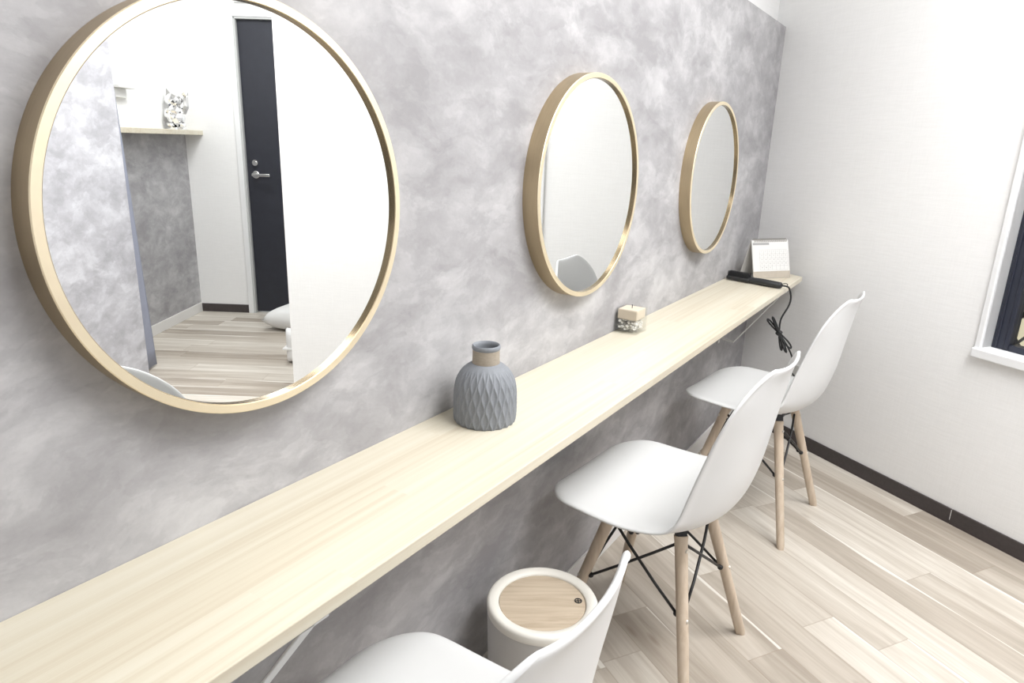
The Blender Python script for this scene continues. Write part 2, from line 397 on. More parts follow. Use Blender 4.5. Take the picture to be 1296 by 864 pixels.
# baseboards
BH = 0.056
bm = bmesh.new(); uwbox(bm, 0.0, 1.079, 0.0, 0.007, 0, BH); uwbox(bm, 1.080, UE+0.007, 0.0, 0.007, 0, BH); uwbox(bm, UE, UE+0.007, -0.107, 0.0, 0, BH)
o = struct(obj('baseboard_right', bm, 'base_dark')); bevel(o, 0.0012, 1)
bm = bmesh.new(); uwbox(bm, 1.0788, 1.0806, 0.0069, 0.0076, 0.016, BH-0.002); struct(obj('trim_1', bm, 'base_white'))
bm = bmesh.new(); prism(bm, [(XC-0.008*0.7, -0.007), (-1.6, -0.007), (-1.6, 0.0), (XC, 0.0)], 0, 0.066); bevel(struct(obj('baseboard_left', bm, 'base_white')), 0.001, 1)
bm = bmesh.new(); uwbox(bm, 3.393, 3.40, CW, 3.4, 0, 0.066); bevel(struct(obj('baseboard_back', bm, 'base_white')), 0.001, 1)
bm = bmesh.new(); uwbox(bm, 3.058, 3.393, CW, CW+0.007, 0, 0.058); bevel(struct(obj('baseboard_door_side', bm, 'base_dark')), 0.001, 1)

# ------------------------------------------------------------------ window in the right wall
def build_window():
    bm = bmesh.new()
    c = 0.019; pr = 0.012
    uwbox(bm, WU0-c, WU0, -0.05, pr, WZ0, WZ1+c); uwbox(bm, WU1, WU1+c, -0.05, pr, WZ0, WZ1+c)
    uwbox(bm, WU0, WU1, -0.05, pr, WZ1, WZ1+c)
    w = struct(obj('window_1', bm, 'casing')); bevel(w, 0.003, 2)
    bm = bmesh.new(); uwbox(bm, WU0-c-0.001, WU1+c+0.001, -0.05, 0.024, WZ0-0.030, WZ0+0.002)
    bevel(obj('window_sill', bm, 'casing', w), 0.004, 2)
    bm = bmesh.new(); t = 0.052
    uwbox(bm, WU0, WU0+t, -0.085, -0.045, WZ0, WZ1); uwbox(bm, WU1-t, WU1, -0.085, -0.045, WZ0, WZ1)
    uwbox(bm, WU0+t, WU1-t, -0.085, -0.045, WZ0, WZ0+0.022); uwbox(bm, WU0+t, WU1-t, -0.085, -0.045, WZ1-0.04, WZ1)
    uwbox(bm, WU0+t-0.012, WU0+t, -0.045, -0.040, WZ0+0.01, WZ1); uwbox(bm, WU0+0.012, WU0+0.018, -0.045, -0.041, WZ0+0.004, WZ1)
    bevel(obj('sash', bm, 'navy', w), 0.002, 1)
    bm = bmesh.new(); uwbox(bm, WU0+t, WU1-t, -0.068, -0.064, WZ0+0.02, WZ1-0.03); obj('pane', bm, 'glass', w)
build_window()
def build_grille():
    bm = bmesh.new(); g = 0.075
    u0, u1, z0, z1, w = WU0-0.02, WU1+0.02, WZ0-0.04, WZ1+0.04, -0.155
    s = 0.14
    n = int((u1-u0)/g)+1
    for d in (-1, 1):
        k = -30
        while k < 60:
            # line z = z0 + d*(1.15)*(u-u_k)
            pts = []
            uk = u0 + k*g
            m_ = 1.25*d
            for i in range(0, 41):
                uu = u0 + (u1-u0)*i/40; zz = z0 + m_*(uu-uk)
                if z0 <= zz <= z1: pts.append(uw(uu, w+0.006*d, zz))
            if len(pts) >= 2: tube(bm, [pts[0], pts[-1]], 0.005, 6)
            k += 1
    for uu in (u0, u1): tube(bm, [uw(uu, w, z0), uw(uu, w, z1)], 0.012, 6)
    for zz in (z0, z1): tube(bm, [uw(u0, w, zz), uw(u1, w, zz)], 0.012, 6)
    for uu in (u0, u1):
        for zz in (z0+0.05, z1-0.05): tube(bm, [uw(uu, w, zz), uw(uu, -0.098, zz)], 0.006, 6)
    tag(obj('window_grille', bm, 'black_metal'), 'black diamond lattice grille fixed outside the dark framed window', 'grille')
build_grille()
bm = bmesh.new(); uwbox(bm, -0.6, 1.80, -0.80, -0.72, -0.05, 3.0); struct(obj('wall_outside', bm, 'cream_out'))

# ------------------------------------------------------------------ door in the far room
def build_door():
    root = bpy.data.objects.new('door_1', None); COL.objects.link(root); struct(root)
    root.location = uw(DU1, CW, 0); root.rotation_euler = (0, 0, ROTB)
    # local: x = u - DU1 ; y = +/- w ; sign checked below
    s = SGN
    def lb(bm, u0, u1, w0, w1, z0, z1): box(bm, u0-DU1, u1-DU1, min(s*(w0-CW), s*(w1-CW)), max(s*(w0-CW), s*(w1-CW)), z0, z1)
    bm = bmesh.new(); lb(bm, DU0+0.012, DU1-0.014, CW-0.055, CW-0.02, 0.008, DZ-0.012); bevel(obj('door_leaf', bm, 'door', root), 0.002, 1)
    bm = bmesh.new()
    lb(bm, DU1-0.012, DU1+0.002, CW-0.08, CW+0.006, 0, DZ); lb(bm, DU0-0.002, DU0+0.01, CW-0.08, CW+0.006, 0, DZ); lb(bm, DU0, DU1, CW-0.08, CW+0.006, DZ-0.01, DZ+0.002)
    bevel(obj('jamb', bm, 'doorjamb', root), 0.001, 1)
    bm = bmesh.new()
    lb(bm, DU1+0.002, DU1+0.038, CW-0.001, CW+0.012, 0, DZ+0.045); lb(bm, DU0-0.038, DU0-0.002, CW-0.001, CW+0.012, 0, DZ+0.045); lb(bm, DU0, DU1, CW-0.001, CW+0.012, DZ+0.002, DZ+0.045)
    lb(bm, DU0-0.038, DU1-0.02, CW-0.001, CW+0.02, DZ+0.085, DZ+0.13)
    bevel(obj('casing', bm, 'casing', root), 0.002, 1)
    # lever and lock
    bm = bmesh.new()
    def disc(uc, zc, r, w0, w1):
        bmesh.ops.create_cone(bm, cap_ends=True, segments=24, radius1=r, radius2=r, depth=abs(w1-w0),
            matrix=Matrix.Translation((uc-DU1, s*((w0+w1)/2-CW), zc)) @ Matrix.Rotation(PI/2, 4, 'X'))
    disc(2.945, 0.966, 0.025, CW-0.02, CW-0.008); disc(2.945, 0.966, 0.010, CW-0.01, CW+0.028)
    lb(bm, 2.836, 2.958, CW+0.020, CW+0.034, 0.957, 0.975)
    h = obj('lever_handle', bm, 'chrome', root); bevel(h, 0.003, 2); smooth_angle(h)
    bm = bmesh.new(); disc(2.945, 1.045, 0.020, CW-0.02, CW-0.006); disc(2.945, 1.045, 0.012, CW-0.008, CW+0.004)
    h = obj('lock_cylinder', bm, 'chrome', root); smooth_angle(h)
# sign of local y versus w
_p = Matrix.Rotation(-ROTB, 4, 'Z') @ (uw(0, 1) - uw(0, 0)); SGN = 1 if _p.y > 0 else -1
build_door()

# ledge on the grey back wall + figurine
bm = bmesh.new(); uwbox(bm, 3.277, 3.40, CW+0.001, 0.9, 1.213, 1.243); o = obj('wall_ledge', bm, 'pine')
tag(o, 'narrow pale wood ledge along the top of the grey wall, seen in the big mirror', 'shelf'); bevel(o, 0.002, 1)

# ------------------------------------------------------------------ round mirrors
def make_mirror():
    t = thing('round_mirror', 'x', 'mirror', (0, 0, 0), 0, 'round gold-rimmed mirrors on the grey wall')
    R, d = 0.25, 0.037
    bm = bmesh.new()      # lathe axis z -> rotate so axis = -y
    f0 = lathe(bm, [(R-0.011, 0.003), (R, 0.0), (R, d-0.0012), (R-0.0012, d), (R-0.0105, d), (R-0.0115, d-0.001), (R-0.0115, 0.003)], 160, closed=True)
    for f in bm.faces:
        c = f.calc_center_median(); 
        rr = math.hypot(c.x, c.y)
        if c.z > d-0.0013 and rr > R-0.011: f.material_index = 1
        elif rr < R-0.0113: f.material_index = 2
    bmesh.ops.transform(bm, matrix=Matrix.Rotation(PI/2, 4, 'X'), verts=bm.verts)
    o = obj('frame', bm, ['gold', 'goldface', 'goldin'], t); smooth_angle(o, 40)
    bm = bmesh.new(); lathe(bm, [(0, 0.004), (R-0.0115, 0.004), (R-0.0115, 0.030), (0, 0.030)], 160)
    bmesh.ops.transform(bm, matrix=Matrix.Rotation(PI/2, 4, 'X'), verts=bm.verts)
    o = obj('mirror_glass', bm, 'mirror', t)
    return t
def dup(root, loc, rz, label):
    r = root.copy(); COL.objects.link(r); r.location = loc; r.rotation_euler = (0, 0, rz); r['label'] = label
    for ch in list(root.children):
        c = ch.copy(); COL.objects.link(c); c.parent = r
        for g in list(ch.children):
            q = g.copy(); COL.objects.link(q); q.parent = c
    return r
mir = make_mirror(); mir.location = (-0.1368, 0, 1.1287)
mir['label'] = 'largest-looking round gold-rimmed mirror at left, reflecting a dark door'
dup(mir, (0.7673, 0, 1.1287), 0, 'middle round gold-rimmed mirror on the grey wall, above the square candle')
dup(mir, (1.680, 0, 1.1287), 0, 'round gold-rimmed mirror nearest the corner, beside the desk calendar')

# ------------------------------------------------------------------ counter shelf with brackets
SZ, SD, ST = 0.7301, 0.2451, 0.019
bm = bmesh.new()
def xe(y, off=0.027): return XC + y/math.tan(ANG) - off/math.sin(ANG)
prism(bm, [(xe(0), 0), (-1.55, 0), (-1.55, -SD), (xe(-SD), -SD)], SZ-ST, SZ)
o = obj('counter_shelf', bm, 'pine'); tag(o, 'long pale laminated pine counter shelf along the grey wall under the mirrors', 'shelf'); bevel(o, 0.0015, 2)
def make_bracket():
    t = thing('shelf_bracket', 'x', 'bracket', (0, 0, 0), 0, 'white brackets under the counter')
    hw = 0.011
    def strip(bm, pts, th=0.004):
        for (y0, z0), (y1, z1) in zip(pts, pts[1:]):
            d = Vector((0, y1-y0, z1-z0)); L = d.length; d.normalize()
            n = Vector((0, -d.z, d.y))
            m_ = Matrix((Vector((1, 0, 0)), d, n)).transposed().to_4x4(); m_.translation = Vector((0, (y0+y1)/2, (z0+z1)/2))
            bmesh.ops.create_cube(bm, size=1, matrix=m_ @ Matrix.Diagonal((2*hw, L+th*0.6, th, 1)))
    zt = SZ-ST
    bm = bmesh.new(); strip(bm, [(-0.002, zt-0.002), (-0.238, zt-0.002)]); bevel(obj('top_arm', bm, 'white_metal', t), 0.001, 1)
    bm = bmesh.new(); strip(bm, [(-0.002, zt-0.005), (-0.002, 0.455)]); bevel(obj('wall_arm', bm, 'white_metal', t), 0.001, 1)
    bm = bmesh.new(); strip(bm, [(-0.238, zt-0.006), (-0.215, zt-0.028), (-0.062, 0.468), (-0.004, 0.480)]); bevel(obj('strut', bm, 'white_metal', t), 0.001, 1)
    return t
br = make_bracket(); br.location = (-0.245, 0, 0)
br['label'] = 'white metal shelf bracket under the near part of the counter, above the nearest chair'
dup(br, (2.08, 0, 0), 0, 'white metal shelf bracket under the far end of the counter by the corner')

# ------------------------------------------------------------------ chairs
def chair_shell():
    prof = [(0.222, 0.405), (0.214, 0.424), (0.185, 0.436), (0.12, 0.437), (0.04, 0.427), (-0.04, 0.418), (-0.10, 0.418), (-0.145, 0.432), (-0.180, 0.466), (-0.202, 0.53), (-0.215, 0.60), (-0.226, 0.68), (-0.236, 0.745), (-0.245, 0.785), (-0.257, 0.810)]
    P = spline([(0, y, z) for y, z in prof], 8)
    L = [0.0]
    for a_, b_ in zip(P, P[1:]): L.append(L[-1]+(b_-a_).length)
    T = L[-1]; NS, NX = 64, 28
    def at(s):
        for i in range(len(L)-1):
            if L[i+1] >= s: 
                f = (s-L[i])/(L[i+1]-L[i]+1e-9); return P[i].lerp(P[i+1], f)
        return P[-1]
    def lut(tab, s):
        if s <= tab[0][0]: return tab[0][1]
        for (a0, v0), (a1, v1) in zip(tab, tab[1:]):
            if s <= a1:
                f = (s-a0)/(a1-a0); f = f*f*(3-2*f); return v0+(v1-v0)*f
        return tab[-1][1]
    W = [(0, 0.205), (0.12, 0.226), (0.25, 0.232), (0.38, 0.222), (0.48, 0.210), (0.62, 0.198), (T, 0.180)]
    C = [(0, 0.0), (0.12, 0.010), (0.22, 0.020), (0.33, 0.042), (0.43, 0.062), (0.52, 0.066), (0.61, 0.056), (0.71, 0.038), (T, 0.015)]
    def smooth(tab):
        a_ = [lut(tab, T*i/NS) for i in range(NS+1)]
        for _ in range(14): a_ = [a_[0]] + [(a_[i-1]+2*a_[i]+a_[i+1])/4 for i in range(1, NS)] + [a_[-1]]
        return a_
    WS, CS = smooth(W), smooth(C)
    bm = bmesh.new(); rows = []
    for i in range(NS+1):
        s = T*i/NS; c = at(s); t = (at(min(s+0.004, T))-at(max(s-0.004, 0))).normalized()
        n = Vector((0, t.z, -t.y))
        hw = WS[i]
        e0, e1 = 0.12, 0.13
        if s < e0: q = 1-s/e0; hw *= (1-0.62*q**2.6) if q < 1 else 0.38
        if T-s < e1: q = 1-(T-s)/e1; hw *= 1-0.52*q**2.9
        row = []
        for j in range(NX+1):
            x = -1+2*j/NX; x = math.copysign(abs(x)**0.92, x)
            row.append(bm.verts.new(c + Vector((hw*x, 0, 0)) + n*(CS[i]*abs(x)**2.3 - 0.005*max(0, (abs(x)-0.90)/0.10)**2)))
        rows.append(row)
    for i in range(NS):
        for j in range(NX): bm.faces.new((rows[i][j], rows[i][j+1], rows[i+1][j+1], rows[i+1][j]))
    bmesh.ops.recalc_face_normals(bm, faces=bm.faces)
    return bm
def make_chair():
    t = thing('shell_chair', 'x', 'chair', (0, 0, 0), 0, 'white shell chairs along the counter')
    o = obj('seat_shell', chair_shell(), 'plastic', t, smooth=True)
    sm = o.modifiers.new('thick', 'SOLIDIFY'); sm.thickness = 0.008; sm.offset = 0.0
    sb = o.modifiers.new('sub', 'SUBSURF'); sb.levels = 1; sb.render_levels = 1
    foot = {(-1, -1): (-0.186, -0.188), (1, -1): (0.186, -0.188), (-1, 1): (-0.186, 0.172), (1, 1): (0.186, 0.172)}
    top = {(-1, -1): (-0.083, -0.094), (1, -1): (0.083, -0.094), (-1, 1): (-0.083, 0.079), (1, 1): (0.083, 0.079)}
    ZTP = 0.385; out = {}
    for kx, ky in foot:
        F = Vector((*foot[kx, ky], 0)); Tq = Vector((*top[kx, ky], ZTP)); d = (Tq-F)
        bm = bmesh.new(); tube(bm, [F + Vector((0, 0, 0.0)), F+d*0.03, F+d*0.5, F+d*0.97, Tq], 0.0105, 20, 0.0165)
        # flat foot on the floor
        for v in bm.verts:
            if v.co.z < 0.008: v.co.z = 0.0
        lg = smooth_angle(obj('leg', bm, 'beech', t), 50)
        perp = Vector((kx*0.25, ky*1.0, 0)).normalized() if ky < 0 else Vector((kx, ky, 0)).normalized()
        for fz in (0.93, 0.55):
            c = F+d*fz; rr = 0.0105+0.006*fz
            ax = perp
            m_ = Matrix.Translation(c+ax*(rr+0.0002)) @ ax.to_track_quat('Z', 'Y').to_matrix().to_4x4()
            bm = bmesh.new(); bmesh.ops.create_cone(bm, cap_ends=True, segments=16, radius1=0.0052, radius2=0.0042, depth=0.003, matrix=m_)
            obj('bolt', bm, 'bolt', lg)
        out[kx, ky] = (F, d)
        # black socket on top of the leg and arm up to the shell
        bm = bmesh.new()
        m_ = Matrix.Translation(Tq + d.normalized()*0.008) @ d.to_track_quat('Z', 'Y').to_matrix().to_4x4()
        bmesh.ops.create_cube(bm, size=1, matrix=m_ @ Matrix.Diagonal((0.022, 0.022, 0.026, 1)))
        zc = 0.398 if ky > 0 else 0.398
        tube(bm, spline([Tq+d.normalized()*0.008, Vector((top[kx, ky][0]*1.02, top[kx, ky][1]*0.9, 0.405)), Vector((kx*0.10, ky*0.085, 0.414)), Vector((kx*0.105, ky*0.083, 0.424))], 5), 0.0055, 8)
        obj('socket', bm, 'black_metal', t)
    # under-seat frame: rods joining the four sockets
    bm = bmesh.new(); z = 0.392
    cs = [(-0.083, -0.094), (0.083, -0.094), (0.083, 0.079), (-0.083, 0.079)]
    for i in range(4):
        tube(bm, [Vector((*cs[i], z)), Vector((*cs[(i+1) % 4], z))], 0.005, 8)
    obj('seat_frame', bm, 'black_metal', t)
    # crossed wire braces, one pair on each side
    order = [(-1, -1), (1, -1), (1, 1), (-1, 1)]
    for i in range(4):
        a, b = order[i], order[(i+1) % 4]
        for p, q in ((a, b), (b, a)):
            Fp, dp = out[p]; Fq, dq = out[q]
            A = Fp+dp*0.965; B = Fq+dq*0.56
            dirv = (A-B).normalized(); Bs = B + Vector((dirv.x, dirv.y, 0)).normalized()*0.016
            bm = bmesh.new(); side = 0.004 if p == a else -0.004
            nrm = Vector((-(dirv.y), dirv.x, 0)).normalized()*side
            tube(bm, [A, A.lerp(Bs, 0.3)+nrm, A.lerp(Bs, 0.7)+nrm, Bs], 0.0036, 8)
            ball(bm, Bs, 0.0075, 2)
            obj('brace_rod', bm, 'black_metal', t, smooth=True)
    return t
ch = make_chair(); ch.location = (1.62, -0.29, 0); ch.rotation_euler = (0, 0, -0.092)
ch['label'] = 'white shell chair with wooden legs at the far end of the counter, nearest the corner'
dup(ch, (0.768, -0.266, 0), -0.063, 'white shell chair with wooden legs in the middle of the row, beside the bin')
dup(ch, (-0.17, -0.282, 0), -0.025, 'white shell chair nearest the camera, only its shell showing in front of the bin')

# ------------------------------------------------------------------ bin
def build_bin():
    t = thing('waste_bin', 'round white waste bin with a pale wooden lid on the floor beside the grey wall', 'bin', (0.402, -0.160, 0), 0)
    H, R = 0.30, 0.118
    bm = bmesh.new(); lathe(bm, [(0, 0), (R-0.014, 0), (R-0.010, 0.003), (R-0.002, H-0.035), (R-0.002, H-0.02), (R-0.012, H-0.02), (R-0.02, 0.01), (0, 0.008)], 72)
    smooth_angle(obj('bin_body', bm, 'bin', t), 40)
    bm = bmesh.new(); lathe(bm, [(R-0.001, H-0.021), (R, H-0.007), (R-0.003, H-0.002), (R-0.008, H), (0.095, H-0.003), (0.0925, H-0.006), (0.0925, H-0.016), (R-0.011, H-0.0195)], 72, closed=True)
    smooth_angle(obj('rim', bm, 'binrim', t), 40)
    bm = bmesh.new(); lathe(bm, [(0, H-0.015), (0.0915, H-0.015), (0.0915, H-0.008), (0.0905, H-0.007), (0, H-0.007)], 72)
    lid = smooth_angle(obj('lid', bm, 'lidwood', t), 40)
    lid.rotation_euler = (0, 0, math.radians(-55))
    # push mark: ring with a cross
    bm = bmesh.new(); a = math.radians(-52+55)
    cx, cy = 0.077*math.cos(a), 0.080*math.sin(a)
    lathe(bm, [(0.0082, 0), (0.0082, 0.0014), (0.0060, 0.0014), (0.0060, 0)], 24, closed=True)
    box(bm, -0.0065, 0.0065, -0.0011, 0.0011, 0, 0.0012); box(bm, -0.0011, 0.0011, -0.0065, 0.0065, 0, 0.0012)
    obj('push_mark', bm, 'black', lid, loc=(cx, cy, H-0.0071))
build_bin()

# ------------------------------------------------------------------ vase
def build_vase():
    t = thing('vase', 'grey ceramic bottle vase with carved lattice ribs and jute neck, on the counter', 'vase', (0.284, -0.083, SZ), 0)
    key = [(0.0, 0.0560), (0.008, 0.0580), (0.03, 0.0590), (0.06, 0.0585), (0.085, 0.0555), (0.102, 0.0495), (0.114, 0.0415), (0.122, 0.0325), (0.127, 0.0250)]
    pr = spline([(r, 0, z) for z, r in key], 12)
    N, SUB = 46, 8; seg = N*SUB; lam = 0.050
    bm = bmesh.new(); rings = []
    for p in pr:
        z, r = p.z, p.x; ring = []
        fade = min(1.0, max(0.0, (0.124-z)/0.02))
        for k in range(seg):
            tt = k/SUB; best = 9
            for q in range(int(tt)-1, int(tt)+3):
                posq = q + (1 if q % 2 else -1)*0.36*math.cos(2*PI*(z+0.004)/lam)
                best = min(best, abs(tt-posq))
            dd = min(1, best/0.62); carve = (1-(1-dd)**1.6)
            rr = r - 0.0026*carve*fade*(r/0.058)
            an = 2*PI*k/seg
            ring.append(bm.verts.new((rr*math.cos(an), rr*math.sin(an), z)))
        rings.append(ring)
    for a_, b_ in zip(rings, rings[1:]):
        for k in range(seg): bm.faces.new((a_[k], a_[(k+1) % seg], b_[(k+1) % seg], b_[k]))
    bm.faces.new(rings[0][::-1])
    bmesh.ops.recalc_face_normals(bm, faces=bm.faces)
    obj('vase_body', bm, 'vase', t, smooth=True)
    bm = bmesh.new(); lathe(bm, [(0.0248, 0.124), (0.0252, 0.127), (0.0246, 0.140), (0.0246, 0.157)], 64); obj('neck_wrap', bm, 'jute', t, smooth=True)
    bm = bmesh.new(); lathe(bm, [(0.0244, 0.155), (0.0256, 0.157), (0.0260, 0.160), (0.0256, 0.164), (0.0240, 0.1655), (0.0218, 0.164), (0.0208, 0.158), (0.0208, 0.13), (0.035, 0.118), (0.048, 0.09), (0.05, 0.01), (0, 0.008)], 64)
    smooth_angle(obj('rim', bm, 'vase', t), 60)
build_vase()
_v = [o for o in COL.objects if o.name == 'vase'][0]
_v.scale = (1, 1, 0.875)

# ------------------------------------------------------------------ square glass candle
def build_candle():
    t = thing('candle', 'small square glass candle holder with white stones and a beige candle, against the wall', 'candle', (1.047, -0.037, SZ), 0)
    hx, H = 0.034, 0.068
    bm = bmesh.new()
    box(bm, -hx, hx, -hx+0.001, hx-0.001, 0, H)
    for f in [f for f in bm.faces if f.normal.z > 0.5]:
        r = bmesh.ops.inset_individual(bm, faces=[f], thickness=0.0028)
        e = bmesh.ops.extrude_discrete_faces(bm, faces=[f])['faces'][0]
        for v in e.verts: v.co.z = 0.004
    obj('glass_holder', bm, 'thin_glass', t)
    random.seed(3)
    bm = bmesh.new()
    for i in range(150):
        c = Vector((random.uniform(-0.026, 0.026), random.uniform(-0.025, 0.025), random.uniform(0.009, 0.035)))
        r = random.uniform(0.0035, 0.0052)
        ball(bm, c, r, 1, (random.uniform(0.8, 1.1), random.uniform(0.7, 1.1), random.uniform(0.7, 1)), Matrix.Rotation(random.random()*6, 3, 'Z'))
    s = obj('stones', bm, 'stone', t); s['kind'] = 'stuff'
    bm = bmesh.new(); box(bm, -0.0300, 0.0300, -0.0290, 0.0290, 0.038, 0.0665); bevel(obj('wax', bm, 'candlewax', t), 0.003, 2)
    bm = bmesh.new(); tube(bm, spline([(0, 0, 0.066), (0.0004, 0, 0.070), (0.0012, 0.0005, 0.076)], 4), 0.0012, 8); obj('wick', bm, 'black', t)
build_candle()

# ------------------------------------------------------------------ desk calendar
def build_calendar():
    A = Vector((2.130, -0.096, SZ)); B = Vector((2.276, -0.206, SZ)); d = (B-A).normalized()
    t = thing('desk_calendar', 'white tent desk calendar with wire spine at the far end of the counter', 'calendar', (A+B)/2, math.atan2(d.y, d.x))
    W = (B-A).length; dep, H = 0.088, 0.150
    tiltv = math.atan2(dep/2, H); L = math.hypot(dep/2, H)
    def panel(bm, y0, y1, z0, z1, x0, x1, th):   # slab between lower line (y0,z0) and upper (y1,z1)
        dv = Vector((0, y1-y0, z1-z0)); ln = dv.length; dv.normalize(); n = Vector((1, 0, 0)).cross(dv)
        m_ = Matrix((Vector((1, 0, 0)), dv, n)).transposed().to_4x4(); m_.translation = Vector(((x0+x1)/2, (y0+y1)/2, (z0+z1)/2))
        bmesh.ops.create_cube(bm, size=1, matrix=m_ @ Matrix.Diagonal((x1-x0, ln, th, 1)))
    bm = bmesh.new(); panel(bm, 0, dep/2, 0.001, H, -W/2, W/2, 0.002); panel(bm, dep, dep/2, 0.001, H, -W/2, W/2, 0.002); panel(bm, 0, dep, 0.001, 0.001, -W/2, W/2, 0.002)
    obj('board_stand', bm, 'boardgrey', t)
    bm = bmesh.new(); o_ = Vector((0, -math.cos(tiltv), math.sin(tiltv)))*0.0016; panel(bm, o_.y, dep/2*0.19+o_.y, 0.002+o_.z, H*0.19+o_.z, -W/2, W/2, 0.0012); obj('kraft_strip', bm, 'kraft', t)
    bm = bmesh.new(); fa, fb = 0.185, 0.985
    off = Vector((0, -math.cos(tiltv), math.sin(tiltv)))*0.0022
    panel(bm, dep/2*fa+off.y, dep/2*fb+off.y, H*fa+off.z, H*fb+off.z, -W/2+0.001, W/2-0.001, 0.0014)
    pg = obj('page', bm, 'paper', t)
    fm = Matrix((Vector((1, 0, 0)), Vector((0, math.sin(tiltv), math.cos(tiltv))), Vector((0, -math.cos(tiltv), math.sin(tiltv))))).transposed().to_4x4()
    def on_page(px, f): # point on page front
        p = Vector((px, dep/2*f, H*f)) + Vector((0, -math.cos(tiltv), math.sin(tiltv)))*0.0032
        return p
    days = [['', '', ''] for _ in range(5)]
    bm = bmesh.new()
    def addme(me, p, s=1):
        m_ = fm.copy(); m_.translation = p
        n0 = len(bm.verts); bm.from_mesh(me); bm.verts.ensure_lookup_table()
        bmesh.ops.transform(bm, matrix=m_, verts=bm.verts[n0:]); bpy.data.meshes.remove(me)
    dnum = 1
    for r_ in range(5):
        for c_ in range(7):
            if dnum > 31: break
            addme(text_mesh('n', str(dnum), 0.006, 'ink', None, None), on_page(-W/2+0.045+c_*0.020, 0.70-r_*0.105)); dnum += 1
    for c_ in range(8): 
        v = box(bm, -0.00025, 0.00025, -0.040, 0.040, -0.0001, 0.0001); m_ = fm.copy(); m_.translation = on_page(-W/2+0.035+c_*0.020, 0.475)-Vector((0, 0, 0)); bmesh.ops.transform(bm, matrix=m_, verts=v)
    for r_ in range(6):
        v = box(bm, -0.070, 0.070, -0.00025, 0.00025, -0.0001, 0.0001); m_ = fm.copy(); m_.translation = on_page(-W/2+0.105, 0.745-r_*0.105); bmesh.ops.transform(bm, matrix=m_, verts=v)
    v = box(bm, -0.040, 0.040, -0.0045, 0.0045, -0.0001, 0.0001); m_ = fm.copy(); m_.translation = on_page(-W/2+0.045, 0.90); bmesh.ops.transform(bm, matrix=m_, verts=v)
    obj('date_grid', bm, 'ink', pg)
    bm = bmesh.new()
    for i in range(24):
        x = -W/2+0.012+(W-0.024)*i/23
        pts = [(x, dep/2+0.0075*math.cos(a), H-0.002+0.0075*math.sin(a)) for a in [k*2*PI/14 for k in range(15)]]
        tube(bm, pts, 0.0011, 5, cap=False)
    obj('wire_spine', bm, 'wire', t)
build_calendar()

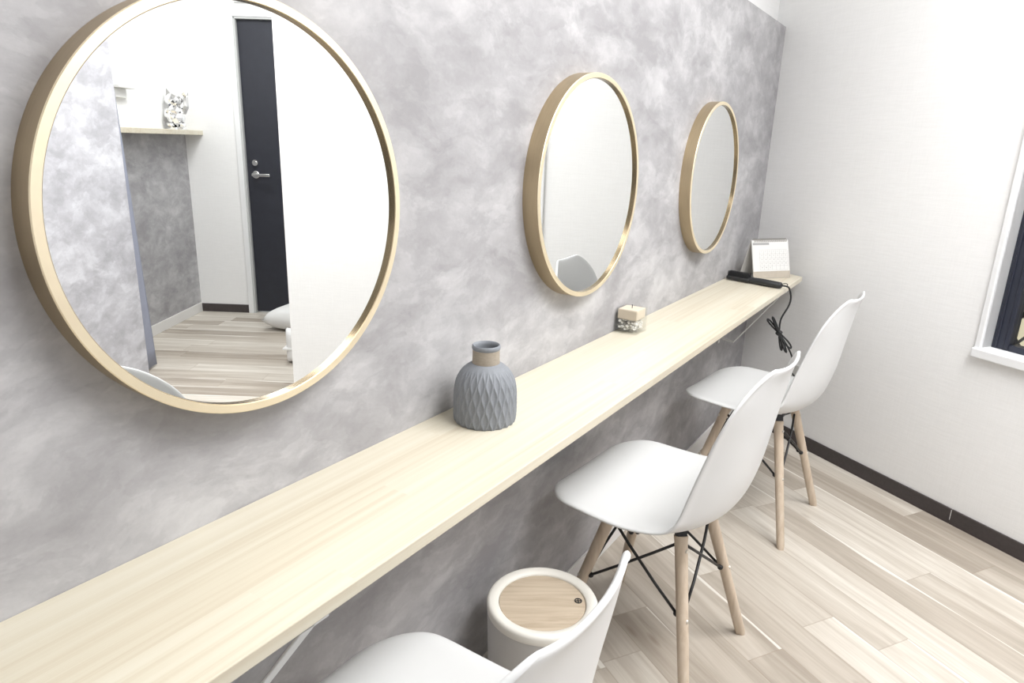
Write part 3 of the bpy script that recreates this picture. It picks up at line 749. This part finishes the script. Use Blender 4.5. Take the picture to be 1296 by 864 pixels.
# ------------------------------------------------------------------ black hot brush with cord
def build_brush():
    t0 = Vector((2.048, -0.016, SZ)); t1 = Vector((1.990, -0.232, SZ)); d = (t1-t0).normalized()
    t = thing('hair_brush_iron', 'black hot-brush hair iron lying across the end of the counter, its cord hanging down', 'hair iron', t0, math.atan2(d.y, d.x))
    L = (t1-t0).length
    bm = bmesh.new()   # handle: tapered oval with grip rings
    n = 26; pts = []; 
    for i in range(n+1):
        f = i/n; x = 0.095+(L-0.095)*f
        r = 0.0130+0.0015*math.sin(f*PI)+ (0.0006 if (i % 2) else 0)
        pts.append((x, r))
    seg = 20; rings = []
    for x, r in [(0.090, 0.011)]+pts+[(L+0.004, 0.0085)]:
        rings.append([bm.verts.new((x, r*1.0*math.cos(2*PI*k/seg), 0.0135+r*0.9*math.sin(2*PI*k/seg))) for k in range(seg)])
    for a_, b_ in zip(rings, rings[1:]):
        for k in range(seg): bm.faces.new((a_[k], a_[(k+1) % seg], b_[(k+1) % seg], b_[k]))
    bm.faces.new(rings[0][::-1]); bm.faces.new(rings[-1]); bmesh.ops.recalc_face_normals(bm, faces=bm.faces)
    obj('handle', bm, 'black', t, smooth=True)
    bm = bmesh.new(); box(bm, 0.0, 0.100, -0.016, 0.016, 0.004, 0.019); h = bevel(obj('brush_head', bm, 'black', t), 0.005, 3); smooth_angle(h, 50)
    bm = bmesh.new()
    for i in range(17):
        for j in range(6):
            x = 0.006+i*0.0053; y = -0.0125+j*0.005
            bmesh.ops.create_cone(bm, cap_ends=True, segments=5, radius1=0.0015, radius2=0.0009, depth=0.020, matrix=Matrix.Translation((x, y, 0.028)))
    b_ = obj('bristles', bm, 'black', t); b_['kind'] = 'stuff'
    inv = Matrix.Rotation(-t.rotation_euler.z, 4, 'Z') @ Matrix.Translation(-t0)
    CY = -0.268
    path = [t1+Vector((0, 0, 0.013)), t1+d*0.018+Vector((0.006, 0, 0.013)), Vector((2.016, -0.2585, 0.732)), Vector(HP[0]), Vector(HP[1]), Vector(HP[2]), Vector(HP[3])]
    bm = bmesh.new(); tube(bm, [inv @ p for p in spline(path, 8)], 0.0034, 8)
    k = Vector(HP[3])
    # tied hank: loops above and below the tie
    RV = Vector((0.544, -0.839, 0)); FV = Vector((0.839, 0.544, 0)); UPV = Vector((0, 0, 1))
    def loop(dx, dz, wdt, yy):      # dx along the sideways direction, dz up
        pts = []
        for i in range(17):
            a = 2*PI*i/16; f = (1-math.cos(a))/2
            along = (RV*dx + UPV*dz)*f; side = (RV*dz - UPV*dx).normalized()*wdt*math.sin(a)*(0.35+0.65*f)
            pts.append(k+along+side+FV*yy*math.sin(a/2))
        tube(bm, [inv @ p for p in pts], 0.0033, 8)
    loop(-0.050, 0.052, 0.006, 0.006); loop(-0.036, 0.064, 0.004, -0.006)
    loop(0.058, -0.062, 0.009, 0.006); loop(0.036, -0.076, 0.005, -0.008); loop(0.020, -0.070, 0.005, 0.0)
    tail = [k, k+RV*0.045+UPV*-0.06, Vector(HP[4]), Vector(HP[5]), Vector(HP[6]), Vector(HP[7])]
    tube(bm, [inv @ p for p in spline(tail, 8)], 0.0033, 8)
    obj('cord', bm, 'black', t, smooth=True)
    bm = bmesh.new()
    m_ = Matrix.Translation(inv @ k) @ Matrix.Rotation(0.5, 4, 'Y')
    bmesh.ops.create_cone(bm, cap_ends=True, segments=14, radius1=0.011, radius2=0.011, depth=0.016, matrix=m_)
    obj('cord_tie', bm, 'black', t, smooth=False)
    bm = bmesh.new(); c = inv @ (t1+d*0.012+Vector((0.012, 0, 0.016)))
    tube(bm, [c+Vector((0.011*math.cos(a), 0.009*math.sin(a), 0.004*math.sin(a))) for a in [q*2*PI/16 for q in range(17)]], 0.0016, 6); obj('hanging_loop', bm, 'black', t, smooth=True)
_o = uw(0.345, 0.012, 0.315)
HP = [(2.027, -0.267, 0.697), (2.025, -0.264, 0.663), (2.012, -0.246, 0.610), (2.013, -0.246, 0.556), (2.050, -0.303, 0.449), (2.049, -0.305, 0.40), (2.09, -0.37, 0.33), tuple(_o)]
OUTLET = (0.337, 0.288)     # u, z
build_brush()
def build_outlet():
    u0, z0 = OUTLET
    bm = bmesh.new(); uwbox(bm, u0-0.035, u0+0.035, 0, 0.007, z0-0.058, z0+0.058); o = obj('wall_outlet', bm, 'outlet')
    tag(o, 'grey-white wall outlet plate low on the white wall behind the far chair', 'outlet'); bevel(o, 0.002, 2)
build_outlet()

# ------------------------------------------------------------------ things seen only in the big mirror
def build_figurine():
    p = uw(3.338, -1.40, 1.243)
    bm = bmesh.new()
    fz = math.radians(0)
    bmesh.ops.create_cone(bm, cap_ends=True, segments=10, radius1=0.058, radius2=0.052, depth=0.012, matrix=Matrix.Translation((0, 0, 0.006)))
    ball(bm, Vector((0, 0, 0.068)), 0.056, 2, (0.95, 0.85, 1.15)); ball(bm, Vector((0, -0.008, 0.105)), 0.043, 2, (1, 0.9, 1.0))
    ball(bm, Vector((0.004, -0.012, 0.165)), 0.047, 2, (1.08, 0.92, 0.92))
    for sx in (-1, 1):
        bmesh.ops.create_cone(bm, cap_ends=True, segments=5, radius1=0.020, radius2=0.001, depth=0.036, matrix=Matrix.Translation((0.004+sx*0.028, -0.008, 0.213)) @ Matrix.Rotation(sx*0.25, 4, 'Y'))
        ball(bm, Vector((sx*0.032, -0.045, 0.026)), 0.022, 1, (1, 1.25, 0.8))
    tube(bm, [(-0.042, -0.01, 0.095), (-0.062, -0.018, 0.135), (-0.060, -0.022, 0.185)], 0.018, 7, 0.016); ball(bm, Vector((-0.059, -0.024, 0.205)), 0.022, 1)
    tube(bm, [(0.042, -0.012, 0.105), (0.045, -0.045, 0.078), (0.025, -0.055, 0.070)], 0.017, 7, 0.014); ball(bm, Vector((0.02, -0.056, 0.070)), 0.018, 1)
    ball(bm, Vector((0.004, -0.054, 0.158)), 0.016, 1, (1.3, 0.7, 0.8))
    bmesh.ops.scale(bm, vec=(1.08, 1.08, 1.06), verts=bm.verts)
    o = obj('cat_figurine', bm, 'mirrorchrome'); o.location = p
    v = uw(2.3, 0.6) - p; o.rotation_euler = (0, 0, math.atan2(v.y, v.x)+PI/2)
    tag(o, 'faceted silver beckoning cat figurine on the wooden ledge, seen in the big mirror', 'figurine')
build_figurine()
def build_curtain():
    bm = bmesh.new(); N, Z = 20, 24; rows = []
    for j in range(Z+1):
        z = 0.012+(2.2-0.012)*j/Z; w1 = -0.300-0.098*max(0, 1-z/1.50)
        row = []
        for i in range(N+1):
            f = i/N; row.append(bm.verts.new(uw(3.080+0.006*math.sin(f*9+z*0.6), -0.12+(w1+0.12)*f, z)))
        rows.append(row)
    for j in range(Z):
        for i in range(N): bm.faces.new((rows[j][i], rows[j][i+1], rows[j+1][i+1], rows[j+1][i]))
    o = obj('curtain', bm, 'curtain', smooth=True); m_ = o.modifiers.new('t', 'SOLIDIFY'); m_.thickness = 0.006; m_.offset = 0
    tag(o, 'narrow lavender-grey curtain hanging at the edge of the grey partition in the big mirror', 'curtain')
    bm = bmesh.new(); tube(bm, [uw(3.080, 0.02, 2.2), uw(3.080, -0.32, 2.2)], 0.008, 10); tube(bm, [uw(3.062, 0.0, 2.2), uw(3.080, 0.0, 2.2)], 0.006, 8)
    obj('curtain_rod', bm, 'white_metal', o)
build_curtain()
def pillow(bm, sx, sy, sz, n=18):
    def pt(a, b, s):
        e = (1-abs(a)**4)*(1-abs(b)**4); e = max(e, 0)**0.45
        k = 1-0.10*(1-max(abs(a), abs(b))**2)*0
        pinch = 1-0.06*(1-a*a)*(abs(b) > 0.999) 
        return Vector((a*sx*(1-0.07*(1-b*b)*abs(a)**3), b*sy*(1-0.07*(1-a*a)*abs(b)**3), s*sz*e))
    grid = {}
    for s in (1, -1):
        for i in range(n+1):
            for j in range(n+1):
                a, b = -1+2*i/n, -1+2*j/n
                if s == -1 and (i in (0, n) or j in (0, n)): grid[s, i, j] = grid[1, i, j]
                else: grid[s, i, j] = bm.verts.new(pt(a, b, s))
        for i in range(n):
            for j in range(n):
                q = [grid[s, i, j], grid[s, i+1, j], grid[s, i+1, j+1], grid[s, i, j+1]]
                bm.faces.new(q if s == 1 else q[::-1])
bm = bmesh.new(); pillow(bm, 0.24, 0.17, 0.075); o = obj('cushion', bm, 'cloth', smooth=True)
o.location = uw(2.52, -1.26, 0.078); o.rotation_euler = (0, 0, ROTB+0.25)
tag(o, 'white cushion on the floor before the dark door, seen in the big mirror', 'cushion')
def build_bag():
    t = thing('cloth_bag', 'white cloth bag on the floor at the white wall end, seen in the big mirror', 'bag', uw(2.335, -0.55, 0), ROTB)
    bm = bmesh.new(); R = Matrix.Rotation(PI/2, 4, 'X')
    pillow(bm, 0.085, 0.10, 0.055); bmesh.ops.transform(bm, matrix=Matrix.Translation((0, 0, 0.102)) @ R, verts=bm.verts)
    for v in bm.verts: v.co.z = max(0.001, v.co.z)
    obj('bag_body', bm, 'cloth', t, smooth=True)
    bm = bmesh.new(); box(bm, -0.089, 0.089, -0.058, 0.058, 0.085, 0.098); bevel(obj('band', bm, 'white_metal', t), 0.004, 2)
build_bag()
def build_wall_box():
    bm = bmesh.new(); uwbox(bm, 3.335, 3.40, -0.97, -0.80, 1.45, 1.465); uwbox(bm, 3.37, 3.40, -0.93, -0.81, 1.40, 1.45)
    o = obj('wall_shelf', bm, 'white_metal'); tag(o, 'small white wall shelf high beside the partition, seen in the big mirror', 'shelf'); bevel(o, 0.002, 1)
build_wall_box()
